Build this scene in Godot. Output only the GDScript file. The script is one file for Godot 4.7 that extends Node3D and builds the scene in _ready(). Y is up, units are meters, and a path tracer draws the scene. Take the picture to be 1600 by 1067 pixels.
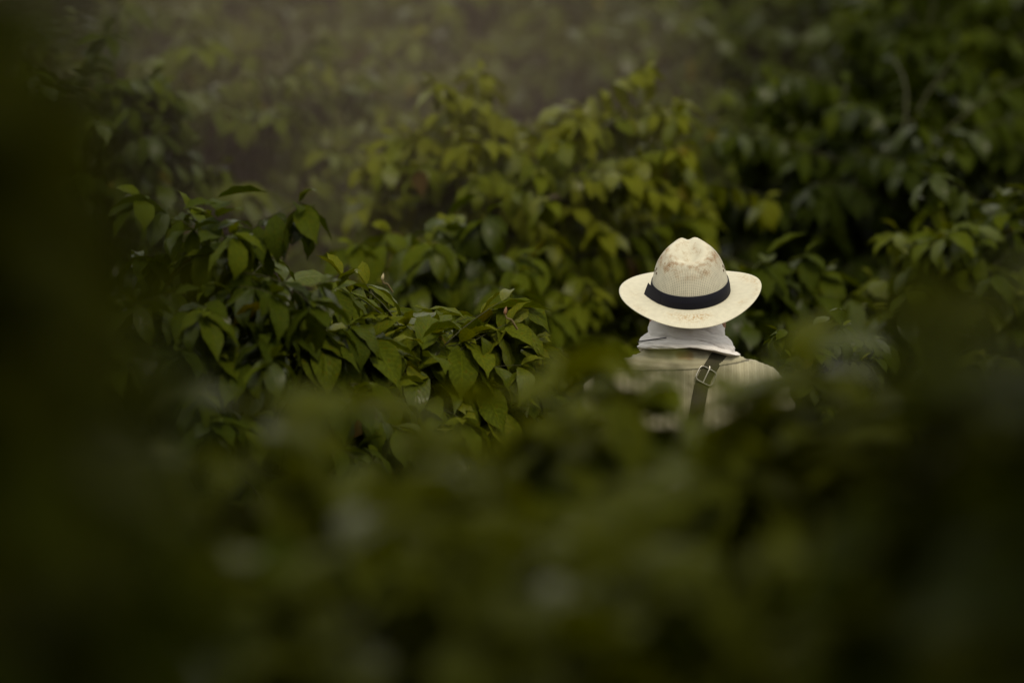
extends Node3D
# A picker in a straw hat seen from behind among coffee bushes, through a long lens.

const PITCH := 9.0                      # degrees the camera looks down
const FOCUS := 9.5                      # metres to the picker
const PX := 0.001545                    # metres per photograph pixel at the picker
var cam_at := Vector3(0, 3.05, 9.383)
var cam_fwd := Vector3.ZERO
var cam_up := Vector3.ZERO
var rng := RandomNumberGenerator.new()
var relief := FastNoiseLite.new()
var leaf_meshes := []
var leaf_mats := []
var leaf_mats_wet := []              # the waxy ones that mirror the sky
var leaf_multi_wet: StandardMaterial3D
var leaf_tones := []
var leaf_multi_mat: StandardMaterial3D
var bark: StandardMaterial3D
var twig_mat: StandardMaterial3D
var branch_meshes := []
var plants := []                        # every bush: {root, branches, leaves}
const BEND := [0.30, 0.42, 0.55, 0.70]  # droop of the four branch shapes


func _ready() -> void:
	rng.seed = 7
	relief.seed = 3
	relief.frequency = 0.35
	fold.seed = 5
	fold.frequency = 1.0
	stain.seed = 21
	stain.frequency = 1.0
	stain.fractal_octaves = 4
	straw_noise.seed = 31
	straw_noise.frequency = 1.0
	straw_noise.fractal_octaves = 4
	camera_and_light()
	make_ground()
	make_leaf_kit()
	make_bushes()
	make_shade_tree()
	make_person()
	make_mist()


# ---------------------------------------------------------------- camera, sky, sun, exposure
func camera_and_light() -> void:
	var p := deg_to_rad(PITCH)
	cam_fwd = Vector3(0, -sin(p), -cos(p))
	cam_up = Vector3(0, cos(p), -sin(p))
	var cam := Camera3D.new()
	cam.name = "camera"
	cam.position = cam_at
	cam.rotation.x = -p
	cam.near = 0.05
	cam.far = 400.0
	var a := CameraAttributesPhysical.new()
	a.frustum_focal_length = 12.0 / (533.5 * PX / FOCUS)
	a.frustum_focus_distance = FOCUS - 0.05
	a.frustum_near = 0.05
	a.frustum_far = 400.0
	a.exposure_aperture = 2.0
	cam.attributes = a
	cam.fov = rad_to_deg(2.0 * atan(533.5 * PX / FOCUS))
	add_child(cam)
	cam.current = true

	var sky_mat := ProceduralSkyMaterial.new()
	sky_mat.sky_top_color = Color(0.87, 0.865, 0.83)
	sky_mat.sky_horizon_color = Color(0.76, 0.755, 0.72)
	sky_mat.sky_curve = 0.25
	sky_mat.ground_bottom_color = Color(0.10, 0.085, 0.06)
	sky_mat.ground_horizon_color = Color(0.16, 0.14, 0.10)
	sky_mat.sun_angle_max = 40.0
	var sky := Sky.new()
	sky.sky_material = sky_mat
	var e := Environment.new()
	e.background_mode = Environment.BG_SKY
	e.sky = sky
	e.tonemap_mode = Environment.TONE_MAPPER_LINEAR
	e.tonemap_exposure = 1.5
	e.sdfgi_enabled = true
	e.ssao_enabled = true
	e.ssil_enabled = true
	e.volumetric_fog_enabled = true
	e.volumetric_fog_density = 0.0
	var we := WorldEnvironment.new()
	we.name = "world_environment"
	we.environment = e
	add_child(we)

	var sun := DirectionalLight3D.new()
	sun.name = "sun"
	sun.light_energy = 0.42
	sun.light_color = Color(1.0, 0.95, 0.85)
	sun.light_angular_distance = 10.0
	sun.shadow_enabled = true
	sun.rotation_degrees = Vector3(-52, 14, 0)
	add_child(sun)


# ---------------------------------------------------------------- small helpers
func at(px: float, py: float, depth: float) -> Vector3:
	# where a thing seen at that pixel of the photograph stands, so many metres away
	var k := PX / FOCUS * depth
	return cam_at + cam_fwd * depth + Vector3.RIGHT * ((px - 800.0) * k) + cam_up * ((533.5 - py) * k)


func to_pixel(p: Vector3) -> Vector3:
	var v := p - cam_at
	var d := v.dot(cam_fwd)
	if d < 0.1:
		return Vector3(-9999, -9999, d)
	var k := FOCUS / (PX * d)
	return Vector3(800.0 + v.x * k, 533.5 - v.dot(cam_up) * k, d)


func ground_y(x: float, z: float) -> float:
	var up := 0.0
	if z > 1.0:
		up = 1.45 * (z - 1.0) / 8.4
		up *= smoothstep(1.0, 3.0, z) * 0.4 + 0.6
	var back := maxf(0.0, -z - 7.0)
	up += 0.02 * back + 0.22 * maxf(0.0, -z - 14.0)
	return up + 0.05 * relief.get_noise_2d(x * 2.0, z * 2.0)


func tag(o: Node, label: String, category: String, group := "", kind := "") -> void:
	if label: o.set_meta("label", label)
	if category: o.set_meta("category", category)
	if group: o.set_meta("group", group)
	if kind: o.set_meta("kind", kind)


func mat(c: Color, rough := 0.8, spec := 0.5) -> StandardMaterial3D:
	var m := StandardMaterial3D.new()
	m.albedo_color = c.linear_to_srgb()
	m.roughness = rough
	m.metallic_specular = spec
	return m


func node(called: String, mesh: Mesh, m: Material, parent: Node) -> MeshInstance3D:
	var o := MeshInstance3D.new()
	o.name = called
	o.mesh = mesh
	o.material_override = m
	parent.add_child(o, true)
	return o


func grid_mesh(pts: PackedVector3Array, uvs: PackedVector2Array, nu: int, nv: int) -> ArrayMesh:
	# (nu + 1) x (nv + 1) points to a smooth sheet
	var st := SurfaceTool.new()
	st.begin(Mesh.PRIMITIVE_TRIANGLES)
	st.set_smooth_group(0)
	for i in pts.size():
		st.set_uv(uvs[i])
		st.add_vertex(pts[i])
	for j in nv:
		for i in nu:
			var a := j * (nu + 1) + i
			for k in [a, a + nu + 1, a + 1, a + 1, a + nu + 1, a + nu + 2]:
				st.add_index(k)
	st.generate_normals()
	return st.commit()


func tube(pts: Array, radii: Array, sides := 7, closed := false) -> ArrayMesh:
	var st := SurfaceTool.new()
	st.begin(Mesh.PRIMITIVE_TRIANGLES)
	st.set_smooth_group(0)
	var n := pts.size()
	var side := Vector3.RIGHT
	for j in n:
		var t: Vector3 = ((pts[(j + 1) % n] - pts[(j - 1 + n) % n]) if closed else (pts[mini(j + 1, n - 1)] - pts[maxi(j - 1, 0)])).normalized()
		var u := (side - t * side.dot(t))
		if u.length() < 0.05:
			u = Vector3.UP - t * t.y
		u = u.normalized()
		side = u
		var w := t.cross(u)
		for i in sides:
			var an := TAU * i / sides
			st.set_uv(Vector2(float(i) / sides, float(j)))
			st.add_vertex(pts[j] + (u * cos(an) + w * sin(an)) * radii[j])
	for j in (n if closed else n - 1):
		var jn := (j + 1) % n
		for i in sides:
			var b := (i + 1) % sides
			for k in [j * sides + i, jn * sides + i, j * sides + b, j * sides + b, jn * sides + i, jn * sides + b]:
				st.add_index(k)
	st.generate_normals()
	return st.commit()


# ---------------------------------------------------------------- ground
func make_ground() -> void:
	var xs := PackedFloat32Array()
	for i in 121:
		var t := (i - 60) / 60.0
		xs.append(6.0 * t + 84.0 * t * t * t)
	var pts := PackedVector3Array()
	var uvs := PackedVector2Array()
	for j in 121:
		for i in 121:
			var x := xs[i]
			var z := xs[j] - 2.0
			var y := ground_y(x, z)
			y += 0.03 * relief.get_noise_2d(x * 14.0, z * 14.0)
			pts.append(Vector3(x, y, z))
			uvs.append(Vector2(x, z))
	var m := mat(Color(0.055, 0.037, 0.025), 0.95, 0.2)
	var nt := NoiseTexture2D.new()
	nt.width = 512
	nt.height = 512
	nt.seamless = true
	nt.noise = FastNoiseLite.new()
	nt.noise.frequency = 0.03
	nt.noise.fractal_octaves = 5
	var g := Gradient.new()
	g.set_color(0, Color(0.55, 0.5, 0.46))
	g.set_color(1, Color(1, 0.97, 0.9))
	nt.color_ramp = g
	m.albedo_texture = nt
	m.heightmap_enabled = true
	m.heightmap_texture = nt
	m.heightmap_scale = 3.0
	m.uv1_scale = Vector3(0.7, 0.7, 0.7)
	var o := node("ground", grid_mesh(pts, uvs, 120, 120), m, self)
	tag(o, "brown bare soil of the hillside between the coffee bushes", "", "", "structure")


# ---------------------------------------------------------------- leaves and twigs
func leaf_images() -> Array:
	var w := 192
	var h := 384
	var col := Image.create(w, h, false, Image.FORMAT_RGB8)
	var bump := Image.create(w, h, false, Image.FORMAT_RGB8)
	var n := FastNoiseLite.new()
	n.seed = 11
	n.frequency = 0.02
	n.fractal_octaves = 4
	for y in h:
		var v := y / float(h - 1)
		for x in w:
			var u := (x / float(w - 1) - 0.5) * 2.0
			var au := absf(u)
			var rib := exp(-pow(u / 0.045, 2.0))
			# side veins leave the rib and bow towards the tip
			var ph := (v - 0.22 * pow(au, 1.3)) * 10.0 + (0.35 if u > 0.0 else 0.0)
			var fr := absf(ph - roundf(ph))
			var vein := exp(-pow(fr / 0.075, 2.0)) * (1.0 - smoothstep(0.78, 1.0, au)) * smoothstep(0.0, 0.1, au)
			var spot := n.get_noise_2d(x, y)
			var k := 0.80 + 0.13 * spot + 0.05 * cos(ph * TAU) * -1.0
			var c := Color(k, k, k)
			c = c.lerp(Color(1.0, 1.0, 0.72), 0.55 * rib)
			c = c.lerp(Color(0.98, 1.0, 0.78), 0.28 * vein)
			c = c.lerp(Color(0.92, 0.85, 0.45), 0.25 * smoothstep(0.9, 1.0, au))
			if spot > 0.36:
				c = c.lerp(Color(0.85, 0.62, 0.30), 0.5 * smoothstep(0.36, 0.5, spot))
			col.set_pixel(x, y, c)
			var hgt := 0.5 - 0.32 * rib - 0.16 * vein + 0.14 * (0.5 - 0.5 * cos(ph * TAU)) * (1.0 - au * 0.6) + 0.06 * n.get_noise_2d(x * 3.0, y * 3.0)
			bump.set_pixel(x, y, Color(hgt, hgt, hgt))
	return [ImageTexture.create_from_image(col), ImageTexture.create_from_image(bump)]


func leaf_material(c: Color, tex: Array, rough: float, spec := 0.11) -> StandardMaterial3D:
	var m := mat(c, rough, spec)
	m.albedo_texture = tex[0]
	m.heightmap_enabled = true
	m.heightmap_texture = tex[1]
	m.heightmap_scale = 0.16
	m.backlight_enabled = true
	m.backlight = Color(0.84, 0.82, 0.10)
	return m


func leaf_mesh(k: int) -> ArrayMesh:
	# one leaf of unit length along +z, upper face +y, drooping to its pointed tip
	var r := RandomNumberGenerator.new()
	r.seed = 100 + k
	var arch: float = [0.55, 0.85, 1.15, 0.35, 0.95, 1.4][k]
	var wide: float = [0.46, 0.42, 0.48, 0.41, 0.50, 0.40][k]
	var fold: float = [0.20, 0.34, 0.14, 0.45, -0.12, 0.28][k]
	var twist: float = [0.1, -0.3, 0.25, -0.1, 0.35, -0.45][k]
	var ph := r.randf() * TAU
	var pts := PackedVector3Array()
	var uvs := PackedVector2Array()
	var nu := 4
	var nv := 9
	var p := Vector3.ZERO
	var ang := -0.12
	for j in nv + 1:
		var v := j / float(nv)
		if j > 0:
			ang = -0.15 + arch * (0.35 * v + 0.65 * v * v)
			p += Vector3(0, -sin(ang), cos(ang)) / nv
		var up := Vector3(0, cos(ang), sin(ang))
		var half := wide * 0.5 * pow(sin(PI * pow(clampf(v, 0.0, 1.0), 0.86)), 0.85)
		half *= 1.0 - 0.55 * smoothstep(0.70, 0.94, v)
		half = maxf(half, 0.006)
		var tw := twist * (v - 0.3)
		for i in nu + 1:
			var u := (i / float(nu) - 0.5) * 2.0
			var x := u * half
			var lift := absf(u) * half * fold + 0.022 * sin(v * 19.0 + ph + (1.7 if u > 0.0 else 0.0)) * u * u * sin(PI * v)
			var side := Vector3(cos(tw), 0, 0) + up * sin(tw)
			pts.append(p + side * x + up * lift)
			uvs.append(Vector2(i / float(nu), v))
	return grid_mesh(pts, uvs, nu, nv)


func branch_point(k: int, s: float) -> Vector3:
	# a side shoot of unit length: out along +z, sagging
	return Vector3(0.03 * sin(s * 5.0 + k), -BEND[k] * s * s, s * (1.0 - 0.22 * BEND[k] * s))


func make_leaf_kit() -> void:
	var tex := leaf_images()
	for k in 6:
		leaf_meshes.append(leaf_mesh(k))
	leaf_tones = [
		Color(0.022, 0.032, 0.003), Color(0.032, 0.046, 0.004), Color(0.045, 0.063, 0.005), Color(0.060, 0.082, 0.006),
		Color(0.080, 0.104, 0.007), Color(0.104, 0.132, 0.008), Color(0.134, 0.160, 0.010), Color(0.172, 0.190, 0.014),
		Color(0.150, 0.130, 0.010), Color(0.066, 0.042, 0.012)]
	for i in leaf_tones.size():
		leaf_mats.append(leaf_material(leaf_tones[i], tex, 0.42 + 0.025 * (i % 4)))
		leaf_mats_wet.append(leaf_material(leaf_tones[i], tex, 0.32, 0.34))
	leaf_multi_mat = leaf_material(Color(1, 1, 1), tex, 0.45)
	leaf_multi_mat.vertex_color_use_as_albedo = true
	leaf_multi_wet = leaf_material(Color(1, 1, 1), tex, 0.32, 0.34)
	leaf_multi_wet.vertex_color_use_as_albedo = true
	bark = mat(Color(0.048, 0.038, 0.026), 0.9, 0.3)
	var nt := NoiseTexture2D.new()
	nt.width = 256
	nt.height = 256
	nt.seamless = true
	nt.noise = FastNoiseLite.new()
	nt.noise.frequency = 0.04
	bark.albedo_texture = nt
	bark.heightmap_enabled = true
	bark.heightmap_texture = nt
	bark.heightmap_scale = 0.5
	bark.uv1_scale = Vector3(2, 0.6, 1)
	twig_mat = mat(Color(0.034, 0.034, 0.013), 0.8, 0.3)
	for k in 4:
		var pts := []
		var rad := []
		for j in 8:
			var s := j / 7.0
			pts.append(branch_point(k, s))
			rad.append(lerpf(0.0075, 0.0028, s))
		branch_meshes.append(tube(pts, rad, 5))


# d: px, py (the top), depth, radius, leaf length, tone shift, density, label, name
func grow(d: Dictionary) -> void:
	var r := RandomNumberGenerator.new()
	r.seed = d.seed
	var top: Vector3 = at(d.px, d.py, d.depth)
	var gy := ground_y(top.x, top.z)
	var goal := top.y - gy
	var hgt: float = goal * d.get("stretch", 1.0)
	var root := Node3D.new()
	root.name = d.get("called", "coffee_bush")
	root.position = Vector3(top.x, gy - 0.03, top.z)
	add_child(root, true)
	tag(root, d.label, "coffee bush", "coffee bushes on the hillside")
	var R: float = d.radius
	var plant := {"root": root, "branches": [], "leaves": [], "height": goal, "depth": float(d.depth)}
	var stems: int = d.get("stems", 5 if R > 0.5 else 4)
	var feet := []
	var tips := []
	for k in stems:
		var an := TAU * k / stems + r.randf_range(-0.5, 0.5)
		var lean := R * r.randf_range(0.35, 0.62) if k > 0 else R * 0.05
		var foot := Vector3(cos(an), 0, sin(an)) * (0.04 + 0.05 * R)
		var tip := Vector3(cos(an) * lean, hgt * (r.randf_range(0.60, 0.70) if k > 0 else 0.70), sin(an) * lean)
		feet.append([foot, tip])
		var pts := []
		var rad := []
		for j in 9:
			var s := j / 8.0
			pts.append(foot.lerp(tip, s * 0.86) + Vector3(0.015 * sin(s * 9.0 + k), 0, 0.015 * cos(s * 8.0 + k)))
			rad.append(lerpf(0.022, 0.0035, s))
		node("stem", tube(pts, rad, 7), bark, root)
		tips.append(tip)
	var count := int(d.get("branches", 120))
	for b in count:
		var t: float = 1.0 - pow((b + 0.5) / count, 1.05) * d.get("reach", 0.8)   # from the top down
		var st: Array = feet[b % stems]
		var az := b * 2.39996 + r.randf_range(-0.4, 0.4)
		var w := 0.95
		if t > 0.35:
			w = pow(maxf(0.02, 1.0 - pow((t - 0.35) / 0.72, 3.0)), 0.5)
		var outward := Vector3(cos(az), 0, sin(az))
		var from: Vector3 = st[0].lerp(st[1], clampf(t * 1.02 - 0.06, 0.05, 1.0))
		var ln := maxf(0.05 + 0.3 * R, R * w * r.randf_range(0.75, 1.2) - Vector3(from.x, 0, from.z).dot(outward) * 0.7)
		var e0 := deg_to_rad(lerpf(8.0, 56.0, pow(t, 2.0)) + r.randf_range(-12, 12))
		var k := r.randi() % 4
		var dirz := (outward * cos(e0) + Vector3.UP * sin(e0)).normalized()
		var side := dirz.cross(Vector3.UP).normalized()
		var bt := Transform3D(Basis(side, -dirz.cross(side).normalized() if dirz.cross(side).y < 0.0 else dirz.cross(side).normalized(), dirz), from)
		bt.basis = Basis(bt.basis.y.cross(dirz).normalized(), bt.basis.y, dirz) * ln
		bt.basis = bt.basis.rotated(dirz, r.randf_range(-0.3, 0.3))
		var bi: int = plant.branches.size()
		plant.branches.append({"t": bt, "mesh": k, "node": null})
		var step: float = d.leaf * d.get("gap", 0.38)
		var s := 0.18
		var shade := r.randf_range(-1.0, 1.0)
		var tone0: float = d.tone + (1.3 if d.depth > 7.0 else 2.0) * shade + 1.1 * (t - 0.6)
		while s <= 1.001:
			var p := bt * branch_point(k, s)
			var tan_ := (bt * branch_point(k, minf(s + 0.05, 1.05)) - p).normalized()
			var lat := tan_.cross(Vector3.UP).normalized()
			var young := smoothstep(0.80, 1.0, s)
			for sg in [-1.0, 1.0]:
				if r.randf() < 0.06:
					continue
				var dir: Vector3 = (lat * sg * r.randf_range(0.45, 0.9) + tan_ * r.randf_range(0.25, 0.8) + Vector3.DOWN * r.randf_range(0.2, 2.2) * (1.0 - 0.5 * young)).normalized()
				leaf(plant, bi, p, dir, d.leaf * r.randf_range(0.72, 1.18) * (1.0 - 0.35 * young), tone0 + r.randf_range(-0.7, 0.7) + 1.3 * young, r)
			s += step / ln * r.randf_range(0.8, 1.2)
		var end := bt * branch_point(k, 1.0)
		if d.depth > 7.0:
			# a fan of grown leaves hangs round the end of each shoot
			for q in 5:
				var an := q * 1.26 + r.randf_range(-0.3, 0.3)
				var dir := Vector3(cos(an), r.randf_range(-1.3, -0.25), sin(an)).normalized()
				leaf(plant, bi, end - Vector3(0, 0.006 * q, 0), dir, d.leaf * r.randf_range(0.75, 1.1), tone0 + r.randf_range(0.2, 1.3), r)
		var tl := (end - bt * branch_point(k, 0.93)).normalized()
		for q in 2:
			var dir := (tl + Vector3.UP * 0.5 + Vector3(r.randf_range(-0.5, 0.5), 0, r.randf_range(-0.5, 0.5))).normalized()
			leaf(plant, bi, end, dir, d.leaf * r.randf_range(0.35, 0.6), tone0 + 2.3, r)
	# whorls of leaves close over the ends of the stems
	for k in tips.size():
		var bi: int = k
		for q in 30:
			var an := q * 2.4
			var dir := Vector3(cos(an), r.randf_range(-0.3, 0.7), sin(an)).normalized()
			leaf(plant, bi, tips[k] + Vector3(0, -0.014 * q + 0.03, 0), dir, d.leaf * r.randf_range(0.6, 1.05), d.tone + r.randf_range(0.0, 2.0), r)
	plants.append(plant)


func leaf(plant: Dictionary, bi: int, p: Vector3, dir: Vector3, size: float, tone: float, r: RandomNumberGenerator) -> void:
	var up := Vector3.UP - dir * dir.y
	if up.length() < 0.05:
		up = Vector3.RIGHT
	up = up.normalized().rotated(dir, r.randf_range(-0.55, 0.55))
	var b := Basis(up.cross(dir), up, dir) * size
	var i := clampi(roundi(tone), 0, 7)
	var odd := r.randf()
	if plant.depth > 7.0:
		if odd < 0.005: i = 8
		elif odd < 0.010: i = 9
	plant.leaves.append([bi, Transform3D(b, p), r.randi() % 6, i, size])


func finish_bushes() -> void:
	# nearest leaves first: those that the lens sees become leaves of their own, up to 300 a bush
	var all := []
	for pi in plants.size():
		var root: Node3D = plants[pi].root
		for li in plants[pi].leaves.size():
			var l: Array = plants[pi].leaves[li]
			var mid: Vector3 = root.position + l[1] * Vector3(0, -0.15, 0.5)
			var q := to_pixel(mid)
			if q.z > 0.3 and q.x > -60 and q.x < 1660 and q.y > -60 and q.y < 1127:
				all.append([q.z, pi, li, q.x, q.y, l[4] / (PX / FOCUS * q.z)])
	all.sort_custom(func(a, b): return a[0] < b[0])
	var cover := PackedFloat32Array()
	cover.resize(80 * 54)
	var own := {}
	var used := PackedInt32Array()
	used.resize(plants.size())
	for a in all:
		var cx := clampi(int(a[3] / 20.0), 0, 79)
		var cy := clampi(int(a[4] / 20.0), 0, 53)
		var span := maxi(1, int(a[5] / 40.0))
		var area: float = a[5] * a[5] * 0.22 / (400.0 * span * span)
		var open := cover[cy * 80 + cx]
		if open < 2.2 and used[a[1]] < 300 and a[5] > 10.0:
			used[a[1]] += 1
			own[a[1] * 100000 + a[2]] = true
		for yy in range(maxi(0, cy - span / 2), mini(54, cy + (span + 1) / 2)):
			for xx in range(maxi(0, cx - span / 2), mini(80, cx + (span + 1) / 2)):
				cover[yy * 80 + xx] += area
	var total := 0
	for pi in plants.size():
		var pl: Dictionary = plants[pi]
		var root: Node3D = pl.root
		for b in pl.branches:
			b.node = node("branch", branch_meshes[b.mesh], twig_mat, root)
			b.node.transform = b.t
			b.inv = b.t.affine_inverse()
			b.n = 0
		var rest := [[], [], [], [], [], []]
		for li in pl.leaves.size():
			var l: Array = pl.leaves[li]
			if own.has(pi * 100000 + li):
				var b: Dictionary = pl.branches[l[0]]
				var o := MeshInstance3D.new()
				o.name = "leaf" if b.n == 0 else "leaf_%03d" % b.n
				b.n += 1
				o.mesh = leaf_meshes[l[2]]
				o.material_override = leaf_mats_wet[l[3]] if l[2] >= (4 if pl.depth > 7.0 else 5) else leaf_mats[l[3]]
				o.transform = b.inv * l[1]
				b.node.add_child(o)
				total += 1
			else:
				rest[l[2]].append(l)
		for k in 6:
			if rest[k].is_empty():
				continue
			var mm := MultiMesh.new()
			mm.transform_format = MultiMesh.TRANSFORM_3D
			mm.use_colors = true
			mm.mesh = leaf_meshes[k]
			mm.instance_count = rest[k].size()
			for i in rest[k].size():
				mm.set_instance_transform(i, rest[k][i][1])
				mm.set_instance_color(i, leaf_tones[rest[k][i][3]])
			var o := MultiMeshInstance3D.new()
			o.name = "foliage"
			o.multimesh = mm
			o.material_override = leaf_multi_wet if k >= (4 if pl.depth > 7.0 else 5) else leaf_multi_mat
			o.set_meta("kind", "stuff")
			root.add_child(o, true)
	print("leaves of their own ", total, " of those in frame ", all.size())


func make_bushes() -> void:
	var list := [
		# behind the picker, near to far
		{"px": 860, "py": 95, "depth": 13.2, "radius": 0.70, "leaf": 0.124, "tone": 5.9, "branches": 263, "label": "rounded coffee bush with bright crown, behind and left of the hat"},
		{"px": 1190, "py": 380, "depth": 12.0, "radius": 0.34, "leaf": 0.139, "tone": 2.6, "branches": 139, "stems": 2, "label": "low coffee bush directly behind the hat, its leaves showing past the brim"},
		{"px": 690, "py": 330, "depth": 11.8, "radius": 0.36, "leaf": 0.146, "tone": 3.0, "branches": 155, "stems": 2, "label": "lower pale leaved coffee bush in front of the rounded bright one"},
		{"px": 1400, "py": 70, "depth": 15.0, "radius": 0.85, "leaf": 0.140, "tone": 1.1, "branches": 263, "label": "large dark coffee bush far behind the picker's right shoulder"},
		{"px": 1560, "py": 275, "depth": 12.2, "radius": 0.42, "leaf": 0.127, "tone": 3.4, "branches": 186, "label": "coffee bush with small yellow green leaves before the large dark one"},
		{"px": 455, "py": 110, "depth": 15.5, "radius": 0.70, "leaf": 0.151, "tone": 4.0, "branches": 260, "label": "hazy coffee bush standing in the mist behind the sharp leaved one"},
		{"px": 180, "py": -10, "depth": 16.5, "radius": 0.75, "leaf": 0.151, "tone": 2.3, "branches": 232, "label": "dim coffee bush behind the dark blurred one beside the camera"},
		{"px": 690, "py": -50, "depth": 19.0, "radius": 0.80, "leaf": 0.157, "tone": 2.4, "branches": 232, "label": "misty coffee bush in the far row, above the hazy one"},
		{"px": 950, "py": -10, "depth": 18.0, "radius": 0.62, "leaf": 0.157, "tone": 2.4, "branches": 232, "label": "far coffee bush whose top rises over the rounded bright one"},
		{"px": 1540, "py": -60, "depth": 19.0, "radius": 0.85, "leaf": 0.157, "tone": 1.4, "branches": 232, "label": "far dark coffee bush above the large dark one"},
		{"px": 545, "py": 40, "depth": 17.2, "radius": 0.70, "leaf": 0.157, "tone": 2.6, "branches": 240, "label": "pale hazy coffee bush in the thick of the mist, behind the bright one"},
		{"px": 290, "py": 35, "depth": 14.6, "radius": 0.80, "leaf": 0.151, "tone": 3.0, "branches": 270, "label": "broad coffee bush at the near edge of the mist, above the tall dark sloping one"},
		{"px": 1300, "py": -40, "depth": 20.5, "radius": 0.70, "leaf": 0.157, "tone": 1.8, "branches": 217, "label": "dim far coffee bush beyond the brown gap of bare soil"},
		{"px": 330, "py": -70, "depth": 20.5, "radius": 0.85, "leaf": 0.157, "tone": 2.2, "branches": 217, "label": "far coffee bush above the hazy one, faint in the mist"},
		{"px": 900, "py": -90, "depth": 22.5, "radius": 0.85, "leaf": 0.157, "tone": 2.0, "branches": 201, "label": "farthest coffee bush, between the misty one and the brown gap"},
		{"px": 560, "py": -160, "depth": 25.5, "radius": 0.95, "leaf": 0.169, "tone": 2.0, "branches": 201, "label": "coffee bush of the last row up the slope, behind the misty one"},
		{"px": 80, "py": -150, "depth": 24.0, "radius": 0.95, "leaf": 0.169, "tone": 2.0, "branches": 201, "label": "coffee bush of the last row up the slope, above the dim one"},
		{"px": 1130, "py": -170, "depth": 26.5, "radius": 1.0, "leaf": 0.169, "tone": 1.8, "branches": 201, "label": "coffee bush of the last row up the slope, straight above the hat"},
		{"px": 1440, "py": -160, "depth": 25.0, "radius": 0.95, "leaf": 0.169, "tone": 1.8, "branches": 201, "label": "coffee bush of the last row up the slope, above the far dark one"},
		# beside the picker
		{"px": 1290, "py": 490, "depth": 9.75, "radius": 0.20, "leaf": 0.062, "tone": 3.2, "branches": 140, "stems": 2, "reach": 0.45, "label": "small leaved coffee bush in focus right beside the picker's shoulder"},
		{"px": 640, "py": 425, "depth": 9.25, "radius": 0.42, "leaf": 0.151, "tone": 4.6, "gap": 0.33, "branches": 300, "reach": 0.6, "label": "sharp coffee bush with large drooping leaves left of the picker"},
		{"px": 430, "py": 440, "depth": 9.0, "radius": 0.34, "leaf": 0.157, "tone": 3.6, "gap": 0.33, "branches": 270, "reach": 0.6, "label": "coffee bush with big grey green leaves beside the sharp one"},
		{"px": 325, "py": 295, "depth": 8.6, "radius": 0.40, "leaf": 0.112, "tone": 2.0, "branches": 262, "label": "tall dark coffee bush with a sloping side left of the mist"},
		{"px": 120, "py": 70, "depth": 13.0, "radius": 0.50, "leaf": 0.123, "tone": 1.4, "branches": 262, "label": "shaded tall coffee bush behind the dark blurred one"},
		# between the camera and the picker, out of focus
		{"px": 870, "py": 570, "depth": 5.4, "radius": 0.22, "leaf": 0.155, "tone": 6.6, "branches": 120, "reach": 0.6, "label": "blurred coffee bush covering the lower half of the picker's back"},
		{"px": 650, "py": 640, "depth": 4.8, "radius": 0.27, "leaf": 0.155, "tone": 6.8, "branches": 120, "reach": 0.6, "label": "blurred yellow green coffee bush below the sharp leaves"},
		{"px": 380, "py": 615, "depth": 4.6, "radius": 0.24, "leaf": 0.155, "tone": 6.6, "branches": 120, "reach": 0.6, "label": "blurred coffee bush with a pale shining leaf, low in front"},
		{"px": 1262, "py": 545, "depth": 5.1, "radius": 0.14, "leaf": 0.155, "tone": 6.4, "branches": 112, "reach": 0.6, "label": "blurred coffee bush before the picker's right arm"},
		{"px": 985, "py": 570, "depth": 5.9, "radius": 0.10, "leaf": 0.15, "tone": 5.8, "branches": 104, "reach": 0.6, "label": "blurred narrow coffee bush against the left side of the striped shirt"},
		{"px": 1120, "py": 710, "depth": 5.3, "radius": 0.15, "leaf": 0.155, "tone": 5.8, "branches": 104, "reach": 0.6, "label": "blurred low coffee bush under the end of the picker's strap"},
		{"px": 960, "py": 780, "depth": 3.9, "radius": 0.33, "leaf": 0.155, "tone": 6.8, "branches": 136, "reach": 0.7, "label": "very blurred coffee bush in the lowest middle of the view"},
		{"px": 540, "py": 800, "depth": 3.7, "radius": 0.31, "leaf": 0.155, "tone": 6.4, "branches": 136, "reach": 0.7, "label": "very blurred dim coffee bush low before the pale shining leaf"},
		{"px": 1600, "py": 435, "depth": 3.2, "radius": 0.13, "leaf": 0.15, "tone": 5.8, "branches": 200, "reach": 0.7, "label": "dark olive blurred coffee bush close to the camera, right of the picker"},
		{"px": 1880, "py": 560, "depth": 2.6, "radius": 0.13, "leaf": 0.15, "tone": 4.0, "branches": 200, "reach": 0.7, "label": "nearly black blurred coffee bush at the right edge"},
		{"px": -110, "py": 60, "depth": 2.2, "radius": 0.10, "leaf": 0.14, "tone": 6.0, "branches": 300, "reach": 0.8, "label": "nearly black blurred coffee bush filling the left edge"},
		{"px": 70, "py": 500, "depth": 3.0, "radius": 0.15, "leaf": 0.15, "tone": 5.4, "branches": 200, "reach": 0.7, "label": "dark blurred coffee bush low beside the black one at the left edge"},
	]
	for i in list.size():
		list[i].seed = 40 + i
		# a first try tells how far the leaves stand above the stems; the second then ends at the height wanted
		grow(list[i])
		var tried: Dictionary = plants.pop_back()
		var heights := []
		for l in tried.leaves:
			heights.append(l[1].origin.y)
		heights.sort()
		list[i].stretch = tried.height / heights[int(heights.size() * 0.993)]
		remove_child(tried.root)
		tried.root.free()
		grow(list[i])
	finish_bushes()
	young_shoots()


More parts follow.
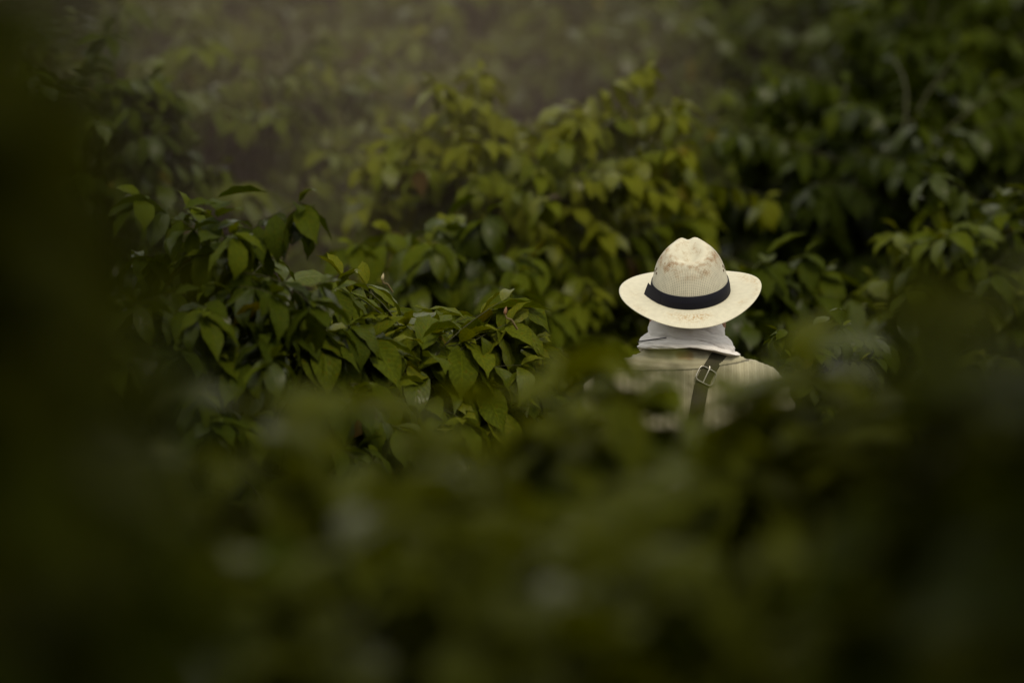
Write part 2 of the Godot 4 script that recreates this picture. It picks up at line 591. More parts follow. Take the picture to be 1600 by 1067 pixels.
func young_shoots() -> void:
	# fresh tips that stand up out of the sharp bush: a bent twig with a closed bud
	for pl in plants:
		if not pl.root.get_meta("label").begins_with("sharp coffee bush"):
			continue
		for q in [[790.0, 497.0, Color(0.22, 0.11, 0.05), 0.6], [598.0, 442.0, Color(0.42, 0.36, 0.20), 0.5]]:
			var p: Vector3 = at(q[0], q[1], 9.1) - pl.root.position
			var k: float = q[3]
			var pts := [p + Vector3(0.045, -0.045, -0.01) * k, p + Vector3(0.022, -0.006, 0) * k, p + Vector3(0.004, 0.0, 0) * k, p + Vector3(-0.002, 0.014, 0.002) * k]
			var twig := node("shoot", tube(pts, [0.0045 * k, 0.004 * k, 0.0036 * k, 0.003 * k], 7), mat(Color(0.10, 0.07, 0.02), 0.6), pl.root)
			var bud := []
			var rad := []
			for j in 7:
				var s := j / 6.0
				bud.append(p + (Vector3(-0.002, 0.012, 0.002) + Vector3(0.006 * s * s, 0.034 * s, 0)) * k)
				rad.append((0.0008 + 0.0058 * sin(PI * pow(s, 0.7))) * k)
			node("bud", tube(bud, rad, 8), mat(q[2], 0.5), twig)


func make_shade_tree() -> void:
	# the broad tree that keeps the bushes round the camera in the dark
	var r := RandomNumberGenerator.new()
	r.seed = 77
	var root := Node3D.new()
	root.name = "shade_tree"
	root.position = Vector3(1.3, ground_y(1.3, 12.5) - 0.05, 12.5)
	add_child(root)
	tag(root, "broad dark shade tree over the blurred bushes near the camera", "tree")
	var pts := []
	var rad := []
	for j in 10:
		var s := j / 9.0
		pts.append(Vector3(0.15 * sin(s * 4.0), s * 4.4, -0.5 * s * s))
		rad.append(lerpf(0.20, 0.09, s))
	var trunk := node("trunk", tube(pts, rad, 12), bark, root)
	for k in 7:
		var an := TAU * k / 7.0 + 0.3
		var limb := []
		var lr := []
		for j in 7:
			var s := j / 6.0
			limb.append(Vector3(0, 2.4 + 0.25 * k, -0.2) + Vector3(cos(an), 0.42, sin(an)) * s * 3.0 + Vector3(0, -0.5 * s * s, 0))
			lr.append(lerpf(0.07, 0.015, s))
		node("limb", tube(limb, lr, 7), bark, trunk)
	var mm := MultiMesh.new()
	mm.transform_format = MultiMesh.TRANSFORM_3D
	mm.use_colors = true
	mm.mesh = leaf_meshes[0]
	mm.instance_count = 6300
	for i in 6300:
		var d := Vector3(r.randfn(), r.randfn(), r.randfn()).normalized() * pow(r.randf(), 0.4)
		var p := Vector3(-1.3, 3.6, -2.0) + d * Vector3(5.0, 1.3, 5.4)
		p.y -= 0.10 * (p.x * p.x + (p.z + 2.0) * (p.z + 2.0)) * 0.6
		var q := p + root.position
		var v := to_pixel(q)
		if v.z > 0.0 and v.y > -700.0:
			p.y += 1.6
		var dir := Vector3(r.randfn(), -0.6, r.randfn()).normalized()
		var up := (Vector3.UP - dir * dir.y).normalized()
		mm.set_instance_transform(i, Transform3D(Basis(up.cross(dir), up, dir) * r.randf_range(0.25, 0.38), p))
		mm.set_instance_color(i, leaf_tones[r.randi() % 5])
	var o := MultiMeshInstance3D.new()
	o.name = "crown"
	o.multimesh = mm
	o.material_override = leaf_multi_mat
	o.set_meta("kind", "stuff")
	root.add_child(o)


# ---------------------------------------------------------------- the picker
func smin(a: float, b: float, k: float) -> float:
	var h := maxf(k - absf(a - b), 0.0) / k
	return minf(a, b) - h * h * k * 0.25


# caps: [a, b, ra, rb, flat]; flat > 1 makes the limb thinner front to back
func field(caps: Array, h: float, k: float) -> Dictionary:
	var lo := Vector3.INF
	var hi := -Vector3.INF
	for c in caps:
		var rr := Vector3.ONE * maxf(c[2], c[3])
		lo = lo.min((c[0] as Vector3).min(c[1]) - rr)
		hi = hi.max((c[0] as Vector3).max(c[1]) + rr)
	lo -= Vector3.ONE * h * 4.0
	hi += Vector3.ONE * h * 4.0
	var n := Vector3i(((hi - lo) / h).ceil()) + Vector3i.ONE
	var f := PackedFloat32Array()
	f.resize(n.x * n.y * n.z)
	f.fill(0.2)
	for c in caps:
		var a: Vector3 = c[0]
		var b: Vector3 = c[1]
		var ra: float = c[2]
		var rb: float = c[3]
		var q: float = c[4] if c.size() > 4 else 1.0
		var m := maxf(ra, rb) * maxf(1.0, 1.0 / q) + k + h * 2.0
		var i0 := Vector3i(((a.min(b) - Vector3.ONE * m - lo) / h).floor()).clamp(Vector3i.ZERO, n - Vector3i.ONE)
		var i1 := Vector3i(((a.max(b) + Vector3.ONE * m - lo) / h).ceil()).clamp(Vector3i.ZERO, n - Vector3i.ONE)
		var sc := Vector3(1, 1, q)
		var ba := (b - a) * sc
		var l2 := maxf(ba.length_squared(), 1e-9)
		for z in range(i0.z, i1.z + 1):
			for y in range(i0.y, i1.y + 1):
				var at_ := (z * n.y + y) * n.x
				for x in range(i0.x, i1.x + 1):
					var pa := (lo + Vector3(x, y, z) * h - a) * sc
					var t := clampf(pa.dot(ba) / l2, 0.0, 1.0)
					var dd := (pa - ba * t).length() - lerpf(ra, rb, t)
					var old := f[at_ + x]
					var hh := maxf(k - absf(old - dd), 0.0) / k
					f[at_ + x] = minf(old, dd) - hh * hh * k * 0.25
	return {"f": f, "n": n, "o": lo, "h": h}


func sample(g: Dictionary, p: Vector3) -> float:
	var q: Vector3 = (p - g.o) / g.h
	var n: Vector3i = g.n
	q = q.clamp(Vector3.ZERO, Vector3(n) - Vector3.ONE * 1.001)
	var i := Vector3i(q.floor())
	var t := q - Vector3(i)
	var f: PackedFloat32Array = g.f
	var b := (i.z * n.y + i.y) * n.x + i.x
	var sx := n.x * n.y
	var lo := lerpf(lerpf(f[b], f[b + 1], t.x), lerpf(f[b + n.x], f[b + n.x + 1], t.x), t.y)
	var hi := lerpf(lerpf(f[b + sx], f[b + sx + 1], t.x), lerpf(f[b + sx + n.x], f[b + sx + n.x + 1], t.x), t.y)
	return lerpf(lo, hi, t.z)


func normal_at(g: Dictionary, p: Vector3) -> Vector3:
	var e: float = g.h * 0.8
	return Vector3(sample(g, p + Vector3(e, 0, 0)) - sample(g, p - Vector3(e, 0, 0)), sample(g, p + Vector3(0, e, 0)) - sample(g, p - Vector3(0, e, 0)), sample(g, p + Vector3(0, 0, e)) - sample(g, p - Vector3(0, 0, e))).normalized()


func nets(g: Dictionary, cloth := "") -> ArrayMesh:
	# surface nets: a vertex in each crossed cell, a quad round each crossed edge
	var f: PackedFloat32Array = g.f
	var n: Vector3i = g.n
	var h: float = g.h
	var sy := n.x
	var sz := n.x * n.y
	var idx := PackedInt32Array()
	idx.resize(f.size())
	idx.fill(-1)
	var pts := PackedVector3Array()
	var off := [0, 1, sy, sy + 1, sz, sz + 1, sz + sy, sz + sy + 1]
	var edges := [[0, 1], [2, 3], [4, 5], [6, 7], [0, 2], [1, 3], [4, 6], [5, 7], [0, 4], [1, 5], [2, 6], [3, 7]]
	for z in n.z - 1:
		for y in n.y - 1:
			for x in n.x - 1:
				var b := z * sz + y * sy + x
				var v0 := f[b]
				if absf(v0) > h * 3.0:
					continue
				var s := 0
				for k in 8:
					if f[b + off[k]] < 0.0:
						s += 1
				if s == 0 or s == 8:
					continue
				var sum := Vector3.ZERO
				var m := 0
				for e in edges:
					var fa := f[b + off[e[0]]]
					var fb := f[b + off[e[1]]]
					if (fa < 0.0) != (fb < 0.0):
						var t := fa / (fa - fb)
						var pa := Vector3(e[0] & 1, (e[0] >> 1) & 1, e[0] >> 2)
						var pb := Vector3(e[1] & 1, (e[1] >> 1) & 1, e[1] >> 2)
						sum += pa.lerp(pb, t)
						m += 1
				idx[b] = pts.size()
				pts.append(g.o + (Vector3(x, y, z) + sum / m) * h)
	var st := SurfaceTool.new()
	st.begin(Mesh.PRIMITIVE_TRIANGLES)
	for p in pts:
		var q := p
		var nn := normal_at(g, p)
		if cloth:
			q = p + nn * folds(cloth, p)
		st.set_uv(Vector2(p.x, p.y))
		st.add_vertex(q)
	for z in range(1, n.z - 1):
		for y in range(1, n.y - 1):
			for x in range(1, n.x - 1):
				var b := z * sz + y * sy + x
				var v0 := f[b]
				if absf(v0) > h * 3.0:
					continue
				for ax in 3:
					var d: int = [1, sy, sz][ax]
					var v1 := f[b + d]
					if (v0 < 0.0) == (v1 < 0.0):
						continue
					var u: int = [sy, sz, 1][ax]
					var w: int = [sz, 1, sy][ax]
					var q := [idx[b], idx[b - u], idx[b - u - w], idx[b - w]]
					if q.min() < 0:
						continue
					if v0 < 0.0:
						q.reverse()
					for k in [q[0], q[1], q[2], q[0], q[2], q[3]]:
						st.add_index(k)
	st.generate_normals()
	return st.commit()


func back_z(g: Dictionary, x: float, y: float) -> float:
	# the rearmost point of that body at this place of its back
	var z := 0.30
	while z > -0.1:
		if sample(g, Vector3(x, y, z)) < 0.0:
			var lo := z
			var hi := z + 0.003
			for k in 12:
				var mid := (lo + hi) * 0.5
				if sample(g, Vector3(x, y, mid)) < 0.0: lo = mid
				else: hi = mid
			return lo
		z -= 0.003
	return 0.0


func image_texture(w: int, h: int, what: String) -> ImageTexture:
	var im := Image.create(w, h, false, Image.FORMAT_RGB8)
	for y in h:
		for x in w:
			im.set_pixel(x, y, paint(what, x / float(w), y / float(h)))
	return ImageTexture.create_from_image(im)


const CREAM := Color(0.82, 0.80, 0.72)
var stain := FastNoiseLite.new()
var fold := FastNoiseLite.new()
var straw_noise := FastNoiseLite.new()


func paint(what: String, u: float, v: float) -> Color:
	match what:
		"shirt": return paint_shirt(u, v)
		"weave": return paint_weave(u, v)
		"crown": return paint_crown(u, v)
	return paint_brim(u, v)


func folds(what: String, p: Vector3) -> float:
	if what == "hair":
		return 0.002 * relief.get_noise_3d(p.x * 900, p.y * 150, p.z * 900)
	if what == "trousers":
		return 0.006 * relief.get_noise_3d(p.x * 60, p.y * 40, p.z * 60)
	var d := 0.0055 * fold.get_noise_3d(p.x * 20.0 + p.y * 6.0, p.y * 8.0, p.z * 10.0)
	var crease := fold.get_noise_3d(p.x * 26.0 - p.y * 14.0, p.y * 10.0 + p.x * 9.0, 3.0)
	d += 0.0035 * (1.0 - absf(crease) * 3.0) * smoothstep(0.33, 0.0, absf(crease))
	# gathers run in from the armholes
	for s in [-1.0, 1.0]:
		var v := Vector2(p.x - 0.20 * s, p.y - 1.40)
		var near := exp(-pow((v.length() - 0.07) / 0.05, 2.0))
		d += 0.0026 * near * sin(atan2(v.y, v.x * s) * 9.0 + 2.0 * fold.get_noise_2d(p.x * 9.0, p.y * 9.0)) * smoothstep(yoke_y + 0.02, yoke_y - 0.02, p.y)
	# cloth hangs in soft pleats under the yoke, whose edge stands proud
	d += 0.003 * sin(p.x * 95.0 + 3.0 * fold.get_noise_2d(p.x * 6.0, p.y * 3.0)) * smoothstep(yoke_y - 0.01, yoke_y - 0.12, p.y)
	d += 0.0022 * smoothstep(yoke_y - 0.005, yoke_y + 0.004, p.y)
	return d


func paint_shirt(u: float, v: float) -> Color:
	var x: float = lerpf(-0.35, 0.35, u)
	var y: float = lerpf(1.60, 0.85, v)
	var k: float = 0.88 + 0.10 * stain.get_noise_2d(x * 14.0, y * 9.0) + 0.05 * stain.get_noise_2d(x * 300.0, y * 300.0)
	var c := Color(0.70, 0.675, 0.565) * k
	var yk: float = yoke_y + 0.012 * sin(x * 6.0)
	if y > yk:
		var s: float = absf(fposmod(y * 90.0, 1.0) - 0.5)
		c = c.lerp(Color(0.70, 0.68, 0.58), 0.35 * smoothstep(0.26, 0.10, s))
		c = c.lerp(Color(0.52, 0.49, 0.40), 0.25 * smoothstep(0.36, 0.46, s))
	else:
		var s: float = absf(fposmod(x * 52.0 + 0.12, 1.0) - 0.5)
		c = c.lerp(Color(0.84, 0.82, 0.72), 0.25 * smoothstep(0.09, 0.03, s))
		c = c.lerp(Color(0.50, 0.48, 0.40), 0.30 * smoothstep(0.40, 0.46, s))
	if absf(y - yk) < 0.0016:
		c = c * 0.66
	var st: float = exp(-pow((x + 0.012) / 0.026, 2.0) - pow((y - local_y(557, 0.1)) / 0.014, 2.0)) + 0.25 * stain.get_noise_2d(x * 40.0 + 9.0, y * 30.0)
	c = c.lerp(Color(0.52, 0.36, 0.22), 0.55 * smoothstep(0.35, 0.9, st))
	return c


func paint_weave(u: float, v: float) -> Color:
	var hole := (1.0 - absf(sin(u * PI * 112.0))) * (1.0 - absf(sin(v * PI * 42.0)))
	var k := 0.8 - 0.6 * smoothstep(0.15, 0.7, hole) * smoothstep(0.82, 0.62, v)
	return Color(k, k, k)


func paint_crown(u: float, v: float) -> Color:
	# u round the crown (0.25 at the rear), v from the band 0 to the top 1
	var a: float = u * TAU
	var k: float = 0.95 + 0.05 * straw_noise.get_noise_2d(cos(a) * 6.0 * (1.0 - v), sin(a) * 6.0 * (1.0 - v))
	var gx: float = absf(sin(u * PI * 112.0))
	var gy: float = absf(sin(v * PI * 42.0))
	var hole: float = (1.0 - gx) * (1.0 - gy)
	var rear: float = smoothstep(0.9, 0.2, absf(u - 0.25) * 4.0)
	var c := CREAM * k
	c = c * (1.0 - (0.55 + 0.3 * straw_noise.get_noise_2d(cos(a) * 5.0, v * 7.0)) * smoothstep(0.15, 0.6, hole) * smoothstep(0.80, 0.62, v))
	# dust and sweat round the top, speckled along the weave
	var rr := pow(maxf(cos(v * PI * 0.5), 0.0), 0.5)
	var q := Vector3(cos(a) * rr, v, sin(a) * rr)
	var blot: float = 0.6 * straw_noise.get_noise_3d(q.x * 4.0, q.y * 5.0, q.z * 4.0) + 0.75 * straw_noise.get_noise_3d(q.x * 60.0, q.y * 80.0, q.z * 60.0)
	var ring: float = smoothstep(0.34, 0.56, v) * smoothstep(0.90, 0.66, v)
	var dirt: float = ring * smoothstep(-0.12, 0.5, blot) * (0.55 + 0.45 * smoothstep(0.0, 0.12, absf(u - 0.25)))
	dirt += 0.5 * smoothstep(0.84, 0.95, v) * smoothstep(0.1, 0.5, blot)
	c = c.lerp(Color(0.46, 0.30, 0.15), clampf(dirt * 0.85, 0.0, 0.8))
	return c


func paint_brim(u: float, v: float) -> Color:
	var a: float = u * TAU
	var k: float = 0.97 + 0.04 * straw_noise.get_noise_2d(a * 8.0, v * 3.0)
	var c := CREAM * k
	c = c * (1.0 - 0.10 * (1.0 - absf(sin(u * PI * 210.0))) * (1.0 - absf(sin(v * PI * 40.0))))
	var blot: float = straw_noise.get_noise_2d(cos(a) * (2.0 + v) * 6.0 + 3.0, sin(a) * (2.0 + v) * 9.0)
	# u 0.25 is the rear, 0 the right, 0.5 the left
	var spots := [[0.262, 0.50, 0.050, 0.22, 0.7], [0.225, 0.42, 0.030, 0.16, 0.8], [0.30, 0.35, 0.03, 0.12, 0.5], [0.085, 0.62, 0.016, 0.12, 0.8], [0.97, 0.88, 0.03, 0.12, 0.7], [0.035, 0.86, 0.02, 0.10, 0.5], [0.93, 0.72, 0.04, 0.2, 0.5], [0.40, 0.80, 0.03, 0.18, 0.35], [0.49, 0.55, 0.03, 0.15, 0.3]]
	var d := 0.0
	for s in spots:
		var du: float = absf(u - s[0])
		du = minf(du, 1.0 - du)
		d += s[4] * exp(-pow(du / s[2], 2.0) - pow((v - s[1]) / s[3], 2.0)) * smoothstep(-0.15, 0.35, blot + 0.35 * straw_noise.get_noise_2d(cos(a) * (2.0 + v) * 8.0, sin(a) * (2.0 + v) * 24.0))
	return c.lerp(Color(0.60, 0.44, 0.25), clampf(d * 0.55, 0.0, 0.6))


func make_person() -> void:
	var root := Node3D.new()
	root.name = "person"
	var foot := at(1075, 533, FOCUS)
	root.position = Vector3(foot.x, ground_y(foot.x, 0.0), 0)
	add_child(root)
	tag(root, "person in a cream straw hat and striped shirt standing with back turned among the bushes", "person")
	root.position.y = 0.0
	make_body(root)
	make_shirt(root)
	make_scarf(root)
	make_hat(root)


func make_body(root: Node3D) -> void:
	var skin := mat(Color(0.36, 0.19, 0.12), 0.55, 0.4)
	skin.subsurf_scatter_enabled = true
	skin.subsurf_scatter_strength = 0.1
	var caps := []
	for s in [-1.0, 1.0]:
		caps += [
			[Vector3(0.09 * s, 0.93, 0), Vector3(0.10 * s, 0.50, 0.0), 0.085, 0.055], [Vector3(0.10 * s, 0.50, 0), Vector3(0.10 * s, 0.09, 0.02), 0.055, 0.036],
			[Vector3(0.10 * s, 0.05, 0.03), Vector3(0.12 * s, 0.035, -0.15), 0.04, 0.032],
			[Vector3(0.175 * s, 1.42, 0), Vector3(0.25 * s, 1.16, 0.03), 0.05, 0.042], [Vector3(0.25 * s, 1.16, 0.03), Vector3(0.19 * s, 1.10, -0.21), 0.042, 0.027],
			[Vector3(0, 1.47, 0.01), Vector3(0.16 * s, 1.43, 0.0), 0.05, 0.045]]
	caps += [[Vector3(-0.05, 0.97, 0), Vector3(0.05, 0.97, 0), 0.12, 0.12, 1.2], [Vector3(0, 1.0, 0), Vector3(0, 1.22, 0), 0.125, 0.13, 1.25], [Vector3(-0.06, 1.28, 0), Vector3(0.06, 1.28, 0), 0.13, 0.13, 1.3],
		[Vector3(0, 1.44, 0.015), Vector3(0, 1.60, 0.0), 0.058, 0.056]]
	var body := node("body", nets(field(caps, 0.013, 0.05)), skin, root)
	# head, with brow, nose, lips, chin and ears
	var head := [[Vector3(0, 1.660, -0.015), Vector3(0, 1.664, -0.055), 0.077, 0.074], [Vector3(0, 1.58, -0.07), Vector3(0, 1.548, -0.105), 0.056, 0.034], [Vector3(0, 1.48, 0.005), Vector3(0, 1.61, -0.015), 0.056, 0.055],
		[Vector3(-0.03, 1.635, -0.115), Vector3(0.03, 1.635, -0.115), 0.016, 0.016], [Vector3(0, 1.63, -0.125), Vector3(0, 1.592, -0.146), 0.008, 0.014], [Vector3(-0.02, 1.565, -0.126), Vector3(0.02, 1.565, -0.126), 0.008, 0.008], [Vector3(-0.02, 1.553, -0.124), Vector3(0.02, 1.553, -0.124), 0.008, 0.008]]
	for s in [-1.0, 1.0]:
		head.append([Vector3(0.076 * s, 1.635, -0.02), Vector3(0.082 * s, 1.598, -0.02), 0.015, 0.011, 0.7])
		head.append([Vector3(0.045 * s, 1.60, -0.093), Vector3(0.03 * s, 1.57, -0.103), 0.028, 0.02])
	st_append(body, nets(field(head, 0.005, 0.016)))
	for s in [-1.0, 1.0]:
		var w := Vector3(0.19 * s, 1.10, -0.21)
		var hand := [[w, w + Vector3(-0.005 * s, -0.005, -0.03), 0.025, 0.026], [w + Vector3(-0.02, -0.005, -0.05), w + Vector3(-0.022, -0.01, -0.095), 0.017, 0.013], [w + Vector3(0.02, -0.005, -0.05), w + Vector3(0.022, -0.01, -0.095), 0.017, 0.013], [w + Vector3(0, -0.005, -0.05), w + Vector3(0, -0.01, -0.10), 0.018, 0.013]]
		for k in 4:
			var x := -0.030 + 0.020 * k
			var ln: float = [0.85, 1.0, 1.05, 0.75][k if s < 0 else 3 - k]
			var p0 := w + Vector3(x, -0.012, -0.10)
			var p1 := p0 + Vector3(x * 0.15, -0.008, -0.038) * ln
			var p2 := p1 + Vector3(0, -0.022, -0.018) * ln
			var p3 := p2 + Vector3(0, -0.022, -0.002) * ln
			hand += [[w + Vector3(x * 0.8, -0.008, -0.075), p0, 0.010, 0.0095], [p0, p1, 0.0095, 0.0088], [p1, p2, 0.0088, 0.008], [p2, p3, 0.008, 0.0068]]
		var t0 := w + Vector3(-0.026 * s, -0.008, -0.04)
		var t1 := t0 + Vector3(-0.028 * s, -0.014, -0.030)
		hand += [[t0, t1, 0.013, 0.0105], [t1, t1 + Vector3(-0.004 * s, -0.018, -0.028), 0.0105, 0.008]]
		st_append(body, nets(field(hand, 0.0035, 0.007)))
	for s in [-1.0, 1.0]:
		var eye := SphereMesh.new()
		eye.radius = 0.012
		eye.height = 0.024
		var o := node("eye", eye, mat(Color(0.7, 0.68, 0.64), 0.2), root)
		o.position = Vector3(0.031 * s, 1.620, -0.112)
		var iris := SphereMesh.new()
		iris.radius = 0.006
		iris.height = 0.012
		node("iris", iris, mat(Color(0.03, 0.015, 0.008), 0.2), o).position = Vector3(0, 0, -0.0075)
	# short hair under the hat
	var hair := node("hair", nets(field([[Vector3(0, 1.655, -0.012), Vector3(0, 1.66, -0.05), 0.080, 0.074], [Vector3(-0.025, 1.59, 0.015), Vector3(0.025, 1.59, 0.015), 0.045, 0.045], [Vector3(-0.04, 1.62, 0.01), Vector3(0.04, 1.62, 0.01), 0.042, 0.042]], 0.007, 0.02), "hair"), mat(Color(0.025, 0.02, 0.017), 0.6), root)
	hair.set_meta("label", "short dark hair at the nape")
	# trousers and boots
	var cloth := mat(Color(0.045, 0.05, 0.06), 0.9)
	var legs := [[Vector3(-0.05, 0.98, 0), Vector3(0.05, 0.98, 0), 0.135, 0.135, 1.15]]
	for s in [-1.0, 1.0]:
		legs += [[Vector3(0.09 * s, 0.93, 0), Vector3(0.10 * s, 0.50, 0), 0.105, 0.08], [Vector3(0.10 * s, 0.50, 0), Vector3(0.10 * s, 0.13, 0.02), 0.078, 0.066]]
	node("trousers", nets(field(legs, 0.014, 0.03), "trousers"), cloth, root)
	for s in [-1.0, 1.0]:
		node("boot", nets(field([[Vector3(0.10 * s, 0.05, 0.03), Vector3(0.12 * s, 0.04, -0.16), 0.052, 0.042], [Vector3(0.10 * s, 0.06, 0.025), Vector3(0.10 * s, 0.16, 0.02), 0.052, 0.056]], 0.011, 0.02)), mat(Color(0.03, 0.02, 0.014), 0.5), root)


func st_append(o: MeshInstance3D, more: Mesh) -> void:
	var st := SurfaceTool.new()
	st.append_from(o.mesh, 0, Transform3D())
	st.append_from(more, 0, Transform3D())
	o.mesh = st.commit()


func local_y(py: float, z: float) -> float:
	# height on the picker of what shows at that row of the photograph, z behind the middle of the body
	var p := deg_to_rad(PITCH)
	return 1.564 + ((533.5 - py) * PX + z * sin(p)) / cos(p)


var yoke_y := 0.0


func make_shirt(root: Node3D) -> void:
	yoke_y = local_y(577, 0.10)
	var caps := [[Vector3(-0.085, 1.30, 0.005), Vector3(0.085, 1.30, 0.005), 0.142, 0.142, 1.22], [Vector3(-0.03, 0.96, 0), Vector3(0.03, 0.96, 0), 0.165, 0.165, 1.2], [Vector3(0, 1.0, 0), Vector3(0, 1.28, 0), 0.165, 0.165, 1.25],
		[Vector3(-0.12, 1.40, 0.015), Vector3(0.12, 1.40, 0.015), 0.098, 0.098, 1.05], [Vector3(0, 1.46, 0.02), Vector3(0, 1.50, 0.018), 0.078, 0.070]]
	for s in [-1.0, 1.0]:
		caps += [[Vector3(0.03 * s, 1.505, 0.015), Vector3(0.17 * s, 1.428, 0.005), 0.064, 0.062], [Vector3(0.170 * s, 1.422, 0.005), Vector3(0.258 * s, 1.15, 0.03), 0.068, 0.064], [Vector3(0.258 * s, 1.15, 0.03), Vector3(0.20 * s, 1.105, -0.17), 0.062, 0.048]]
	var g := field(caps, 0.009, 0.05)
	var tex := image_texture(1024, 1024, "shirt")
	var m := mat(Color(1, 1, 1), 0.92, 0.3)
	m.albedo_texture = tex
	m.uv1_scale = Vector3(1.0 / 0.70, -1.0 / 0.75, 1)
	m.uv1_offset = Vector3(0.5, 1.60 / 0.75, 0)
	m.rim_enabled = true
	m.rim = 0.2
	var o := node("shirt", nets(g, "shirt"), m, root)
	o.set_meta("label", "pale olive work shirt with thin stripes and a back yoke")
	# the shoulder strap, laid on the cloth
	var path := []
	var px := [[1133.0, 540.0], [1128.0, 546.0], [1122.0, 553.0], [1115.0, 562.0], [1108.0, 573.0], [1099.5, 587.0], [1093.0, 604.0], [1089.0, 624.0], [1085.0, 650.0], [1080.0, 690.0], [1074.0, 740.0], [1066.0, 800.0]]
	for q in px:
		var x: float = (q[0] - 1075.0) * PX
		var z := 0.1
		for it in 6:
			z = back_z(g, x, local_y(q[1], z))
		path.append(Vector3(x, local_y(q[1], z), z))
	# over the shoulder and down the chest
	var over: Vector3 = path[0]
	for k in 6:
		var zz: float = over.z - 0.03 * (k + 1)
		var yy := 1.60
		while yy > 1.0 and sample(g, Vector3(0.095 + 0.004 * k, yy, zz)) > 0.0:
			yy -= 0.003
		path.push_front(Vector3(0.095 + 0.004 * k, yy, zz))
	var half := 0.0175
	var pts := PackedVector3Array()
	var uvs := PackedVector2Array()
	var dist := 0.0
	var frames := []
	for j in path.size():
		var t: Vector3 = (path[mini(j + 1, path.size() - 1)] - path[maxi(j - 1, 0)]).normalized()
		var nn := normal_at(g, path[j])
		var side := t.cross(nn).normalized()
		frames.append([path[j], side, t, nn])
		if j > 0:
			dist += (path[j] - path[j - 1]).length()
		for k in 9:
			var a := TAU * k / 8.0
			var flat := Vector2(signf(cos(a)) * pow(absf(cos(a)), 0.3) * half, 0.0035 + 0.0018 * sin(a))
			pts.append(path[j] + side * flat.x + nn * flat.y)
			uvs.append(Vector2(k / 8.0, dist * 20.0))
	var sm := mat(Color(0.046, 0.042, 0.024), 0.8, 0.3)
	var strap := node("shoulder_strap", grid_mesh(pts, uvs, 8, path.size() - 1), sm, root)
	strap.set_meta("label", "dark olive strap over the right shoulder")
	# buckle: a rounded square of wire with a prong
	var bi := 0
	for j in frames.size():
		if frames[j][0].distance_to(Vector3((1099.0 - 1075.0) * PX, local_y(587, 0.12), frames[j][0].z)) < frames[bi][0].distance_to(Vector3((1099.0 - 1075.0) * PX, local_y(587, 0.12), frames[bi][0].z)):
			bi = j
	var fr: Array = frames[bi]
	var ring := []
	var rad := []
	for k in 40:
		var a := TAU * k / 40.0
		var e := Vector2(signf(cos(a)) * pow(absf(cos(a)), 0.42) * 0.0225, signf(sin(a)) * pow(absf(sin(a)), 0.42) * 0.0185)
		ring.append(fr[0] + fr[1] * e.x + fr[2] * e.y + fr[3] * 0.0075)
		rad.append(0.0019)
	var metal := mat(Color(0.50, 0.47, 0.40), 0.36)
	metal.metallic = 1.0
	var buckle := node("buckle", tube(ring, rad, 8, true), metal, strap)
	buckle.set_meta("label", "square silver wire buckle")
	node("prong", tube([fr[0] + fr[3] * 0.009 + fr[2] * 0.019, fr[0] + fr[3] * 0.0085, fr[0] + fr[3] * 0.009 - fr[2] * 0.0185, fr[0] + fr[3] * 0.006 - fr[2] * 0.024 + fr[1] * 0.001], [0.0016, 0.0017, 0.002, 0.003], 7), metal, strap)


